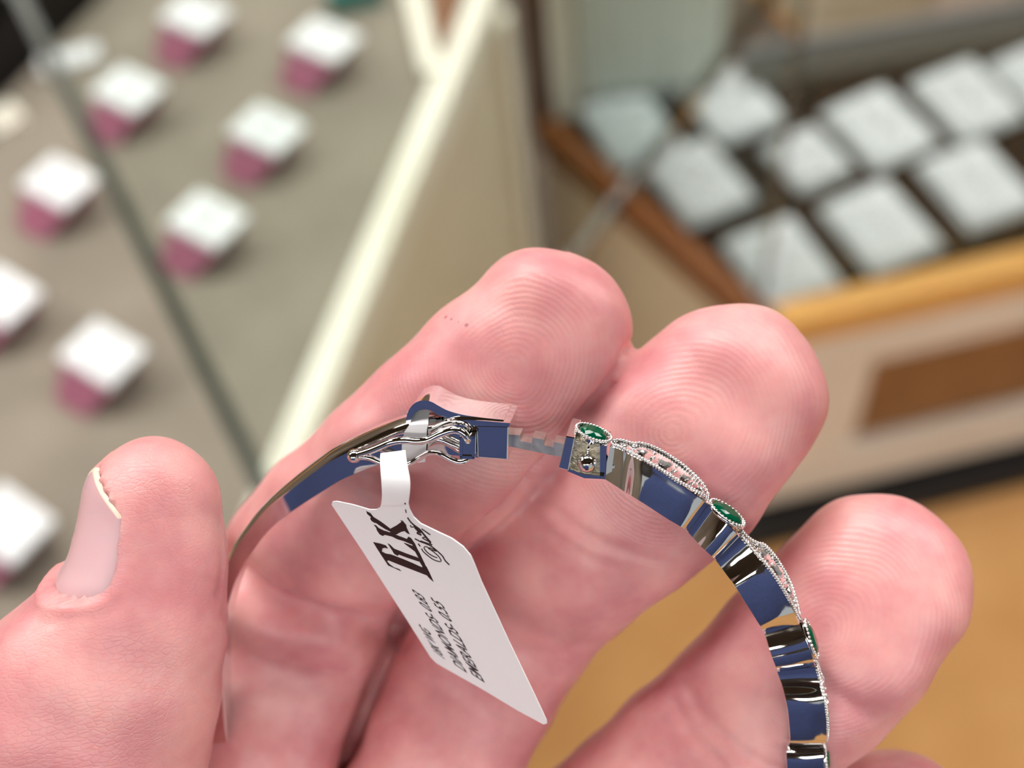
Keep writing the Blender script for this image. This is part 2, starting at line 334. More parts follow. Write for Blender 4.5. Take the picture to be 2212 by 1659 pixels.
blk = bk0 + bd * 0.02 + np.array([-bd[1], bd[0]]) * 0.015
bn = np.array([-bd[1], bd[0]])
q = thing('cabinet', (blk[0], blk[1], 0), 'added black box for the dark gap in the top left corner behind the taupe deck', 'cabinet')  # made-up black box, keeps the gap beyond the deck dark
mk('carcass', *zprism([blk - bd * 0.5, blk + bd * 0.35, blk + bd * 0.35 + bn * 0.4, blk - bd * 0.5 + bn * 0.4], 0.0, 0.80), M['kick'], q)  # body of the added black box
mk('gap_lid', *zprism([blk - bd * 0.5 - bn * 0.008, blk + bd * 0.35 - bn * 0.008, blk + bd * 0.35 + bn * 0.4, blk - bd * 0.5 + bn * 0.4], 0.80, 0.82), M['black'], q)

stands = [((422, 32), 'pink earring block with white top at the upper picture edge, left of two'),
          ((700, 85), 'pink earring block with white top nearest the cream rail, farthest right of all'),
          ((277, 192), 'pink earring block with white top, touched by no glass edge, second row left'),
          ((577, 278), 'pink earring block with white top, second from the rail in the right hand row'),
          ((127, 392), 'pink earring block with white top touching the dark glass edge on its left'),
          ((447, 473), 'mauve earring block with white top just right of the dark glass edge'),
          ((0, 638), 'pink earring block with white top cut by the left picture edge, upper one'),
          ((222, 762), 'large pink earring block with white top, nearest above the thumb tip'),
          ((15, 1130), 'pink earring block with white top cut by the left picture edge beside the thumbnail')]
ang = math.atan2(-0.047, 0.052)
lx = np.array([math.cos(ang), math.sin(ang)]); ly = np.array([-lx[1], lx[0]])
for k, ((px, py), lab) in enumerate(stands):
    zt = DZ + 0.030; c = atz(px, py, zt)[:2]; big = 0.82
    t = thing('earring_block', (c[0], c[1], DZ - 0.004), lab, 'earring block', 'white topped earring blocks on the taupe deck')
    hx, hy = 0.031 * big, 0.0225 * big
    bot = [(*(c + lx * (sx * hx - (0.022 if sx > 0 else 0.004)) + ly * (hy * 0.8 * sy if sy > 0 else -hy - 0.021)), DZ - 0.004) for sx, sy in ((-1, -1), (1, -1), (1, 1), (-1, 1))]
    top = [(*(c + lx * sx * hx + ly * hy * sy), zt - 0.004) for sx, sy in ((-1, -1), (1, -1), (1, 1), (-1, 1))]
    bevel(mk('block', *prism_pts(bot, top), M['pink'], t), 0.001)
    p0 = [(*(c + lx * sx * (hx + 0.0015) + ly * (hy + 0.0015) * sy), zt - 0.004) for sx, sy in ((-1, -1), (1, -1), (1, 1), (-1, 1))]
    p1 = [(p[0], p[1], zt + 0.002) for p in p0]
    bevel(mk('top_card', *prism_pts(p0, p1), M['pad'], t), 0.0025, 3)
    ring = [np.array([*(c + 0.0085 * (lx * math.cos(q) + ly * math.sin(q))), zt + 0.003]) for q in np.linspace(0, 2 * math.pi, 15)]
    mk('hoop', *tube(ring, 0.0009, 6), M['silverish'], t, smooth=True)
c = atz(768, -2, DZ)[:2]
q = tag(mk('card_box', *box(c, (0.05, 0.03), DZ - 0.004, DZ + 0.02, 0.1), M['teal']), 'teal box peeking in at the top edge beside the cream rail', 'box'); bevel(q, 0.002)
c = atz(150, 128, DZ)[:2]
q = tag(mk('price_card', *box(c, (0.055, 0.022), DZ - 0.004, DZ + 0.004, 0.15), M['pad']), 'flat pale card on the deck by the added black box', 'card'); bevel(q, 0.0015)
c = atz(8, 255, DZ)[:2]
q = tag(mk('price_card', *box(c, (0.03, 0.03), DZ - 0.004, DZ + 0.004, 0.6), M['cream']), 'small cream card at the left picture edge', 'card'); bevel(q, 0.0015)

# ================================================================ THE HAND (person)
# stations: pixel x, pixel y, depth mm, half width px, half thickness / half width
def finger_path(st, tip_len, sub=10):
    st = np.asarray(st, float)
    C3 = np.array([cam_mm(a[0], a[1], a[2]) for a in st])
    hw = st[:, 3] * st[:, 2] / F
    D = catmull(np.column_stack([C3, hw, st[:, 4]]), sub)
    P, hw, ra = D[:, :3], D[:, 3], D[:, 4]
    t0 = P[0] - P[1]; t0 /= np.linalg.norm(t0)
    caps = []
    for q in np.sin(np.linspace(math.pi / 2 * 0.985, 0.10, 12)):
        caps.append((P[0] + t0 * tip_len * hw[0] * q, hw[0] * math.sqrt(max(1 - q * q, 1e-4)), ra[0]))
    P = np.vstack([[c[0] for c in caps], P]); hw = np.concatenate([[c[1] for c in caps], hw]); ra = np.concatenate([[c[2] for c in caps], ra])
    return P, hw, ra
def frames(P):
    T = np.gradient(P, axis=0); T /= np.linalg.norm(T, axis=1)[:, None]
    ed = -P / np.linalg.norm(P, axis=1)[:, None]; ed = ed - (ed * T).sum(1)[:, None] * T; ed /= np.linalg.norm(ed, axis=1)[:, None]
    ew = np.cross(T, ed); return T, ed, ew
def finger_mesh(P, hw, ra, nseg=48, ex=2.5):
    T, ed, ew = frames(P); rings = []
    ph = np.linspace(0, 2 * math.pi, nseg, endpoint=False); c, s = np.cos(ph), np.sin(ph)
    c = np.sign(c) * np.abs(c) ** (2 / ex); s = np.sign(s) * np.abs(s) ** (2 / ex)
    for i in range(len(P)):
        rings.append(P[i] + np.outer(c * hw[i], ew[i]) + np.outer(s * hw[i] * ra[i], ed[i]))
    return loft(rings)
index_st = [(1178, 724, 121.5, 189, .76), (1106, 809, 122.0, 204, .80), (1014, 904, 122.7, 212, .82), (924, 988, 124.2, 210, .80), (838, 1065, 127, 205, .80),
            (745, 1140, 131, 198, .84), (680, 1222, 136, 204, .86), (652, 1300, 139.5, 204, .84), (630, 1385, 140.5, 190, .86), (600, 1500, 139.5, 174, .92), (552, 1660, 138.5, 168, .95), (500, 1850, 140, 190, .9), (440, 2150, 146, 215, .9)]
middle_st = [(1580, 857, 121.5, 203, .74), (1500, 934, 122, 220, .78), (1424, 1016, 123, 224, .80), (1338, 1090, 125, 215, .80), (1250, 1172, 127.5, 200, .84),
             (1170, 1272, 131.5, 182, .88), (1085, 1370, 136.5, 186, .88), (1030, 1470, 138.5, 180, .9), (978, 1580, 138, 178, .92), (915, 1740, 138, 182, .9), (790, 1960, 141, 205, .9), (640, 2250, 147, 215, .9)]
ring_st = [(1893, 1265, 124, 199, .74), (1815, 1360, 124.5, 209, .78), (1726, 1455, 126, 208, .80), (1610, 1563, 128.5, 200, .82), (1480, 1680, 132, 198, .86), (1350, 1800, 137, 200, .9), (1150, 1990, 141, 200, .9), (880, 2300, 148, 215, .9)]
pinky_st = [(1930, 1793, 131, 168, .78), (1840, 1890, 132, 172, .82), (1700, 2030, 136, 170, .86), (1450, 2220, 141, 175, .9), (1150, 2450, 148, 195, .9)]
thumb_st = [(327, 1097, 115, 151, .92), (322, 1170, 115, 162, .92), (312, 1250, 115, 178, .92), (286, 1340, 115.3, 207, .88), (246, 1430, 116, 243, .84), (190, 1540, 117.5, 282, .80), (120, 1680, 121, 305, .8), (60, 1850, 128, 330, .8), (60, 2100, 138, 360, .8)]
PATHS = [finger_path(index_st, 1.0), finger_path(middle_st, 1.0), finger_path(ring_st, 1.0), finger_path(pinky_st, 1.0), finger_path(thumb_st, 1.0)]
meshes = [finger_mesh(*p) for p in PATHS]
# flesh between the finger roots, deep behind the gaps
for pa in ([(1190, 990, 129, 30), (1110, 1080, 131, 45), (1040, 1150, 134.5, 58), (960, 1245, 140, 80), (890, 1345, 145.5, 110), (815, 1490, 149, 150), (730, 1690, 150, 180), (650, 2000, 152, 200)],):
    pw_ = catmull(np.array([[*cam_mm(a, b_, c_), d_ * c_ / F] for a, b_, c_, d_ in pa]), 6)
    meshes.append(tube(pw_[:, :3], pw_[:, 3], 24))
# palm and wrist, below the frame
palm = [((-8, -62, -152), 40, 13), ((-14, -75, -153), 41, 14), ((-24, -95, -153), 40, 15), ((-34, -115, -151), 36, 17), ((-46, -138, -146), 31, 19), ((-60, -162, -138), 29, 21), ((-78, -190, -126), 31, 24), ((-98, -222, -110), 34, 28), ((-120, -256, -92), 37, 32)]
Pp = catmull(np.array([[*a, b, c] for a, b, c in palm]), 6)
pT = np.gradient(Pp[:, :3], axis=0); pT /= np.linalg.norm(pT, axis=1)[:, None]
prings = []
for i in range(len(Pp)):
    d_ = np.array([0, 0, 1.0]); d_ -= (d_ @ pT[i]) * pT[i]; d_ /= np.linalg.norm(d_); u_ = np.cross(pT[i], d_)
    prings.append(np.array([Pp[i, :3] + Pp[i, 3] * math.cos(a) * u_ + Pp[i, 4] * math.sin(a) * d_ for a in np.linspace(0, 2 * math.pi, 40, endpoint=False)]))
meshes.append(loft(prings))
Vh, Fh = merge(meshes)
tm = bpy.data.meshes.new('tmp'); tm.from_pydata(Vh.tolist(), [], Fh); tm.update()
bm = bmesh.new(); bm.from_mesh(tm); bmesh.ops.recalc_face_normals(bm, faces=bm.faces[:]); bm.to_mesh(tm); bm.free()
to = bpy.data.objects.new('tmp', tm); COL.objects.link(to)
md = to.modifiers.new('r', 'REMESH'); md.mode = 'VOXEL'; md.voxel_size = 0.42; md.adaptivity = 0.0
ms = to.modifiers.new('s', 'SMOOTH'); ms.factor = 0.5; ms.iterations = 4
dg = bpy.context.evaluated_depsgraph_get(); hm = bpy.data.meshes.new_from_object(to.evaluated_get(dg))
bpy.data.objects.remove(to); bpy.data.meshes.remove(tm)
hm.name = 'person'
nv = len(hm.vertices); hv = np.empty(nv * 3, np.float32); hm.vertices.foreach_get('co', hv); hv = hv.reshape(-1, 3).astype(float)
hn = np.empty(nv * 3, np.float32); hm.vertices.foreach_get('normal', hn); hn = hn.reshape(-1, 3).astype(float)
pxx = CX + F * hv[:, 0] / -hv[:, 2]; pyy = CY - F * hv[:, 1] / -hv[:, 2]
facing = (hn * (-hv / np.linalg.norm(hv, axis=1)[:, None])).sum(1)
inframe = (pxx > -150) & (pxx < 2400) & (pyy < 1850) & (facing > -0.2)
def polydist(poly):                         # pixel distance of every vertex to a polyline
    best = np.full(nv, 1e9); P = catmull(np.array(poly, float), 5)
    for a, b in zip(P[:-1], P[1:]):
        ab = b - a; t = np.clip(((pxx - a[0]) * ab[0] + (pyy - a[1]) * ab[1]) / (ab @ ab), 0, 1)
        best = np.minimum(best, np.hypot(pxx - a[0] - t * ab[0], pyy - a[1] - t * ab[1]))
    return best
creases = [
    ([(1368, 742), (1338, 800), (1290, 860), (1240, 925), (1190, 990), (1130, 1060), (1060, 1125), (1000, 1185)], 1.1, 10, 108, 140),
    # pixel polyline, depth mm, width px, min / max surface depth
    ([(715, 975), (790, 1015), (880, 1062), (960, 1092), (1030, 1112)], 0.14, 13, 110, 140),
    ([(700, 1015), (780, 1058), (870, 1098), (950, 1122), (1010, 1135)], 0.10, 12, 110, 140),
    ([(1145, 1045), (1185, 1092), (1240, 1138), (1312, 1178), (1400, 1205), (1450, 1215)], 0.24, 13, 110, 140),
    ([(1120, 1075), (1160, 1125), (1215, 1172), (1290, 1212), (1370, 1240)], 0.14, 14, 110, 140),
    ([(470, 1200), (540, 1268), (600, 1310), (680, 1340), (760, 1358), (850, 1372)], 2.2, 30, 122, 150),
    ([(470, 1290), (560, 1365), (650, 1405), (760, 1430)], -1.3, 55, 122, 150),
    ([(900, 1300), (1000, 1360), (1090, 1400), (1180, 1440)], 1.0, 30, 122, 150),
    ([(1475, 1470), (1525, 1555), (1590, 1615), (1640, 1650), (1700, 1675)], 0.25, 14, 110, 140),
    ([(1455, 1515), (1500, 1590), (1560, 1650)], 0.25, 14, 110, 140),
    ([(1772, 1470), (1830, 1520), (1910, 1560)], 0.25, 22, 110, 140),
    ([(80, 1352), (150, 1335), (225, 1325), (262, 1300)], 0.12, 12, 95, 125)]
disp = np.zeros(nv)
for ci, (poly, dep, wid, d0, d1) in enumerate(creases):
    web = 0.4 if ci < 1 else 0.0
    m = inframe & (-hv[:, 2] > d0) & (-hv[:, 2] < d1)
    disp -= np.where(m, dep * np.exp(-(polydist(poly) / wid) ** 2), 0) * np.clip(facing * 2 + web, 0, 1)
# which finger, and where on it
allP = np.vstack([p[0] for p in PATHS]).astype(np.float32); fid = np.concatenate([[i] * len(p[0]) for i, p in enumerate(PATHS)])
AL = np.concatenate([np.concatenate([[0], np.cumsum(np.linalg.norm(np.diff(p[0], axis=0), axis=1))]) for p in PATHS])
EW = np.vstack([frames(p[0])[2] for p in PATHS]); TW = np.vstack([frames(p[0])[0] for p in PATHS]); HWA = np.concatenate([p[1] for p in PATHS])
idx = np.where(inframe)[0]; phase = np.zeros(nv); rmask = np.zeros(nv); thumbm = np.zeros(nv)
near = np.zeros(len(idx), int); hvf = hv.astype(np.float32)
for k in range(0, len(idx), 8000):
    q = hvf[idx[k:k + 8000]]; near[k:k + 8000] = ((q[:, None, :] - allP[None]) ** 2).sum(2).argmin(1)
nf = fid[near]; u = AL[near]; rel = hv[idx] - allP[near]; v = (rel * EW[near]).sum(1); u = u + (rel * TW[near]).sum(1)
whorl = {0: (13.5, 0.5, 0.8), 1: (15.5, 1.5, 0.85), 2: (15.5, 1.0, 0.85), 3: (12, 0, .8), 4: (14, -6, 0.5)}
for fi in range(5):
    m = nf == fi; u0, v0, k_ = whorl[fi]
    du, dv = (u[m] - u0), (v[m] - v0)
    du = np.where(du > 0, du * 1.25, du * k_)
    phase[idx[m]] = np.sqrt(du ** 2 + dv ** 2 + 0.3) + 0.25 * np.sin(u[m] * 0.45 + v[m] * 0.3 + fi)
    rmask[idx[m]] = np.clip((26 - u[m]) / 6, 0, 1) if fi < 4 else 0.0
    thumbm[idx[m]] = 1.0 if fi == 4 else 0.0
# nail bed of the thumb: flatten the side the nail sits on
tP, thw, tra = PATHS[4]; tT, ted, tew = frames(tP)
lowf = 0.22 * np.sin(hv[:, 0] * 0.55 + hv[:, 1] * 0.35) * np.sin(hv[:, 1] * 0.42 - hv[:, 0] * 0.2) * inframe
hv2 = hv + hn * (disp + lowf)[:, None]
# thumb : lower the skin under the nail plate so that the plate lies flat in its fold
NSIGN = 1.0 if (tew[20] @ np.array([-1, 0, 0])) > 0 else -1.0            # direction of the picture's left
NPH = math.radians(70)
def nail_h(t, R): return R * (0.955 - 0.28 * t * t)
m = idx[nf == 4]; un = AL[near][nf == 4]; ewn = EW[near][nf == 4] * NSIGN; pn_ = allP[near][nf == 4]; hwn = HWA[near][nf == 4]
EDA = np.vstack([frames(p[0])[1] for p in PATHS]); edn = EDA[near][nf == 4]
nvec = edn * math.cos(NPH) + ewn * math.sin(NPH); tvec = edn * math.sin(NPH) - ewn * math.cos(NPH)
NW = 0.73; hwe = np.maximum(hwn, 4.6); rel_ = hv2[m] - pn_
tt = (rel_ * tvec).sum(1) / (NW * hwe); hh = (rel_ * nvec).sum(1)
u0_ = 2.2 + 4.2 * np.clip((tt + .25) / 1.25, 0, 1) ** 1.7 + 3.0 * np.clip(-tt, 0, 1) ** 1.5; u1_ = 15.9 - 2.2 * tt ** 2
win = np.clip((un - u0_ + 0.2) / 0.6, 0, 1) * np.clip((u1_ - un + 0.3) / 0.6, 0, 1) * np.clip((1.02 - np.maximum(tt, -tt * 0.87)) / 0.05, 0, 1)
hv2[m] -= nvec * (np.maximum(hh - (nail_h(tt, hwe) - 0.22), 0) * win)[:, None]
fold = np.exp(-((np.abs(tt) - 1.08) / 0.07) ** 2) * np.clip((un - u0_) / 1.5, 0, 1) * np.clip((u1_ + 1 - un) / 1.0, 0, 1) * 0.22 + np.exp(-((un - u1_ - 0.9) / 0.55) ** 2) * (np.abs(tt) < 1.0) * 0.30
hv2[m] += nvec * fold[:, None]
wv = c2w(hv2); HB = c2w((-40, -100, -150))
hm.vertices.foreach_set('co', (wv - HB).astype(np.float32).ravel()); hm.update()
for nm, ar in (('ridge_phase', phase), ('ridge_mask', rmask), ('thumb_mask', thumbm)):
    at = hm.attributes.new(nm, 'FLOAT', 'POINT'); at.data.foreach_set('value', ar.astype(np.float32))
hm.polygons.foreach_set('use_smooth', [True] * len(hm.polygons))

sk = bpy.data.materials.new('skin'); sk.use_nodes = True; nt = sk.node_tree; b = nt.nodes['Principled BSDF']
def N(t, **kw):
    n = nt.nodes.new(t)
    for k, v in kw.items(): setattr(n, k, v)
    return n
def math_(op, a, b_=None, c_=None):
    n = N('ShaderNodeMath', operation=op)
    for i, v in enumerate((a, b_, c_)):
        if v is None: continue
        if isinstance(v, (int, float)): n.inputs[i].default_value = v
        else: nt.links.new(v, n.inputs[i])
    return n.outputs[0]
tc = N('ShaderNodeTexCoord')
n1 = N('ShaderNodeTexNoise'); n1.inputs['Scale'].default_value = 130; n1.inputs['Detail'].default_value = 3; nt.links.new(tc.outputs['Object'], n1.inputs['Vector'])
cr = N('ShaderNodeValToRGB'); cr.color_ramp.elements[0].position = 0.32; cr.color_ramp.elements[0].color = (*srgb(215, 140, 146), 1)
cr.color_ramp.elements[1].position = 0.72; cr.color_ramp.elements[1].color = (*srgb(239, 179, 176), 1); nt.links.new(n1.outputs['Fac'], cr.inputs['Fac'])
n2 = N('ShaderNodeTexNoise'); n2.inputs['Scale'].default_value = 700; n2.inputs['Detail'].default_value = 4; nt.links.new(tc.outputs['Object'], n2.inputs['Vector'])
mx = N('ShaderNodeMixRGB', blend_type='OVERLAY'); mx.inputs[0].default_value = 0.13; nt.links.new(cr.outputs[0], mx.inputs[1]); nt.links.new(n2.outputs['Fac'], mx.inputs[2])
mcol = mx.outputs[0]
geo_d = None
for sx_, sy_, rr_ in ((964, 689, .28), (976, 690, .22), (990, 698, .16), (1004, 702, .14)):
    kq = np.where(inframe & (facing > 0.2), (pxx - sx_) ** 2 + (pyy - sy_) ** 2, 1e12).argmin(); pc = c2w(hv2[kq]) - HB
    dn = N('ShaderNodeVectorMath', operation='DISTANCE'); nt.links.new(tc.outputs['Object'], dn.inputs[0]); dn.inputs[1].default_value = tuple(pc)
    fa = math_('MULTIPLY', math_('LESS_THAN', math_('MULTIPLY_ADD', n2.outputs['Fac'], 0.0006, dn.outputs['Value']), 0.00030 + rr_ * 0.001), 0.6)
    m2 = N('ShaderNodeMixRGB'); nt.links.new(fa, m2.inputs[0]); nt.links.new(mcol, m2.inputs[1]); m2.inputs[2].default_value = (*srgb(150, 70, 72), 1); mcol = m2.outputs[0]
nt.links.new(mcol, b.inputs['Base Color'])
ap = N('ShaderNodeAttribute', attribute_name='ridge_phase'); am = N('ShaderNodeAttribute', attribute_name='ridge_mask'); ath = N('ShaderNodeAttribute', attribute_name='thumb_mask')
n3 = N('ShaderNodeTexNoise'); n3.inputs['Scale'].default_value = 150; n3.inputs['Detail'].default_value = 2; nt.links.new(tc.outputs['Object'], n3.inputs['Vector'])
ph = math_('MULTIPLY_ADD', n3.outputs['Fac'], 1.3, ap.outputs['Fac'])
sn = math_('SINE', math_('MULTIPLY', ph, 2 * math.pi / 0.48))
rid = math_('MULTIPLY', sn, math_('MULTIPLY', am.outputs['Fac'], math_('MULTIPLY', n1.outputs['Fac'], 0.50)))
vor = N('ShaderNodeTexVoronoi', feature='DISTANCE_TO_EDGE'); vor.inputs['Scale'].default_value = 2300
mp = N('ShaderNodeMapping'); mp.inputs['Scale'].default_value = (0.45, 1.0, 1.0); mp.inputs['Rotation'].default_value = (0.2, 0.3, 0.6); nt.links.new(tc.outputs['Object'], mp.inputs['Vector']); nt.links.new(mp.outputs[0], vor.inputs['Vector'])
cell = math_('MULTIPLY', math_('MINIMUM', vor.outputs['Distance'], 0.15), math_('MULTIPLY_ADD', ath.outputs['Fac'], 4.5, 1.0))
n4 = N('ShaderNodeTexNoise'); n4.inputs['Scale'].default_value = 1800; n4.inputs['Detail'].default_value = 4; nt.links.new(tc.outputs['Object'], n4.inputs['Vector'])
hgt = math_('ADD', math_('ADD', rid, cell), math_('MULTIPLY', n4.outputs['Fac'], 0.5))
bp = N('ShaderNodeBump'); bp.inputs['Strength'].default_value = 0.32; bp.inputs['Distance'].default_value = 0.00008
nt.links.new(hgt, bp.inputs['Height']); nt.links.new(bp.outputs[0], b.inputs['Normal'])
b.inputs['Roughness'].default_value = 0.40; b.inputs['Specular IOR Level'].default_value = 0.55
b.inputs['Subsurface Weight'].default_value = 0.55; b.inputs['Subsurface Radius'].default_value = (1.0, 0.32, 0.22); b.inputs['Subsurface Scale'].default_value = 0.0022
hm.materials.clear(); hm.materials.append(sk)
person = bpy.data.objects.new('person', hm); COL.objects.link(person); person.location = HB; reg(person, HB)
tag(person, 'left hand with palm to the viewer, pinching an open silver bangle between thumb and fingers', 'person')

# thumbnail: a thin curved plate, turned to the picture's left
tAL = np.concatenate([[0], np.cumsum(np.linalg.norm(np.diff(tP, axis=0), axis=1))])
def thumb_at(uu):
    g_ = lambda A_: np.array([np.interp(uu, tAL, A_[:, k]) for k in range(3)])
    ed_, ew_ = g_(ted), g_(tew) * NSIGN
    return g_(tP), ed_ * math.cos(NPH) + ew_ * math.sin(NPH), ed_ * math.sin(NPH) - ew_ * math.cos(NPH), max(np.interp(uu, tAL, thw), 4.6)
nl = []; nv_ = []; nseg = 26; nrow = 30
for kk in np.linspace(0, 1, nrow):
    row = []; rn = []
    for t_ in np.linspace(-1.12, 0.98, nseg):
        ua = 2.7 + 4.2 * max((t_ + .25) / 1.25, 0) ** 1.7 + 3.0 * max(-t_, 0) ** 1.5; ub = 16.1 - 2.2 * t_ * t_; uu = ua + (ub - ua) * kk
        c0, nv0, tv0, hw_ = thumb_at(uu)
        row.append(c0 + tv0 * t_ * NW * hw_ + nv0 * (nail_h(t_, hw_) + 0.06 + 0.14 * max(0, 1 - kk * 5) - 0.55 * (max(kk - 0.82, 0) / 0.18) ** 2 - 0.32 * (max(abs(t_) - 0.8, 0) / 0.2) ** 2 * min(1, kk * 3))); rn.append(nv0)
    nl.append(row); nv_.append(rn)
nv_ = np.array(nv_)
nl = np.array(nl); inner = nl.copy()
inner -= nv_ * 0.34
n_r, n_c = nl.shape[:2]
Vn = np.vstack([nl.reshape(-1, 3), inner.reshape(-1, 3)]); Fn = []; o2 = n_r * n_c
for i in range(n_r - 1):
    for j in range(n_c - 1):
        a_ = i * n_c + j; Fn += [[a_, a_ + 1, a_ + n_c + 1, a_ + n_c], [o2 + a_, o2 + a_ + n_c, o2 + a_ + n_c + 1, o2 + a_ + 1]]
for i in range(n_r - 1):
    for j in (0, n_c - 1):
        a_ = i * n_c + j; Fn.append([a_, a_ + n_c, o2 + a_ + n_c, o2 + a_])
for j in range(n_c - 1):
    for i in (0, n_r - 1):
        a_ = i * n_c + j; Fn.append([a_, a_ + 1, o2 + a_ + 1, o2 + a_])
nail = mk('thumbnail', c2w(Vn), Fn, [M['nail'], M['nail_edge']], person, smooth=True, angle=70)
for p in nail.data.polygons:
    vs = [v_ % o2 for v_ in p.vertices]; rr = min(v_ // n_c for v_ in vs); cc = max(v_ % n_c for v_ in vs)
    if rr < 1: p.material_index = 1
nail['label'] = 'pale pink thumbnail with a cream free edge'

# navy shirt: torso behind the camera and the sleeve of the holding arm (seen mirrored in the metal)
tor = [(0.93, 0.19, 0.12), (1.05, 0.195, 0.125), (1.2, 0.22, 0.135), (1.34, 0.235, 0.14), (1.44, 0.235, 0.13), (1.50, 0.20, 0.11), (1.545, 0.12, 0.085), (1.57, 0.075, 0.07)]
T_ = catmull(np.array(tor), 5); TX, TY = -0.16, -0.47
rings = [np.array([(TX + hw_ * math.cos(a) * (1 + 0.01 * math.sin(7 * a + z_ * 40)), TY + hd_ * math.sin(a), z_) for a in np.linspace(0, 2 * math.pi, 48, endpoint=False)]) for z_, hw_, hd_ in T_]
wr = c2w((-104, -231, -106)); 
slv = catmull(np.array([[TX - 0.19, TY, 1.43, 0.075], [TX - 0.235, TY + 0.03, 1.30, 0.066], [TX - 0.20, TY + 0.09, 1.17, 0.06], [(TX - 0.20 + wr[0]) / 2, (TY + 0.09 + wr[1]) / 2, (1.17 + wr[2]) / 2, 0.052], [*wr, 0.044]]), 8)
mk('shirt', *merge([loft(rings), tube(slv[:, :3], slv[:, 3], 24)]), M['navy'], person, smooth=True, angle=60)

# ================================================================ THE BRACELET
AX = np.array([0.19, 0.37, -0.91]); AX /= np.linalg.norm(AX)           # bangle axis, away from the viewer (camera space)
P0 = cam_mm(1100, 950, 110.0)
def bp_(px, py, ax=0.0):                     # pixel -> camera-space point on the bangle plane pushed back by ax mm
    r = cam_mm(px, py, 1.0); k = ((P0 + AX * ax) @ AX) / (r @ AX); return r * k
def bprism(poly, a0, a1):                    # outline in the bangle plane at depth a0, extruded back to a1 ; world space
    fr = np.array([bp_(x, y, a0) for x, y in poly]); return prism_pts(list(c2w(fr)), list(c2w(fr + AX * (a1 - a0))))
BB = c2w(bp_(1130, 1500, 2.0)); BB[2] -= 0.02
br = thing('bracelet', BB, 'open white gold hinged bangle with emeralds and milgrain diamond settings, clasp pulled apart', 'bracelet')
WAX = 4.2
# plain half of the band: (inner x, y, shoulder x, y, axial width, dome)
BS = [(1036, 991, 1036, 912, 4.0, .35), (985, 986, 976, 909, 4.0, .4), (930, 984, 916, 916, 4.0, .5), (872, 991, 858, 931, 4.0, .55), (819, 1005, 798, 955, 3.9, .55), (748, 1034, 722, 991, 3.7, .55),
      (706, 1058, 676, 1021, 3.5, .52), (655, 1090, 625, 1060, 3.2, .5), (604, 1126, 574, 1103, 3.0, .46), (566, 1164, 535, 1147, 2.8, .42), (532, 1212, 502, 1196, 2.6, .4), (506, 1268, 477, 1256, 2.5, .38),
      (489, 1335, 459, 1330, 2.4, .36), (480, 1420, 449, 1420, 2.4, .35), (482, 1510, 451, 1515, 2.4, .35), (490, 1590, 460, 1600, 2.4, .35), (503, 1659, 475, 1672, 2.4, .35),
      (556, 1790, 534, 1812, 2.5, .35), (676, 1920, 662, 1948, 2.6, .35), (860, 2010, 855, 2042, 2.8, .35), (1080, 2040, 1080, 2075, 3.0, .35), (1300, 2010, 1310, 2045, 3.2, .35), (1480, 1930, 1502, 1962, 3.4, .35), (1600, 1830, 1640, 1852, 3.6, .35), (1668, 1742, 1722, 1752, 3.6, .3)]
BSd = catmull(np.array(BS, float), 8); rings = []
for ix, iy, ox, oy, wa, dm in BSd:
    a0 = 0.12; I3 = bp_(ix, iy, a0); O3 = bp_(ox, oy, a0); rdv = O3 - I3; L3 = np.linalg.norm(rdv); rdv /= L3
    sec = [(0.10, 0.0), (L3 - .05, 0.0)]
    for q in np.linspace(0.10, 0.90, 9): sec.append((L3 + dm * math.sin(q * math.pi) ** 0.75, wa * q))
    sec += [(L3 - .05, wa), (0.10, wa), (0.0, wa - 0.14), (0.0, 0.14)]
    rings.append(c2w(np.array([I3 + rdv * r_ + AX * x_ for r_, x_ in sec])))
mk('band', *loft(rings), M['silver'], br, smooth=True, angle=28)
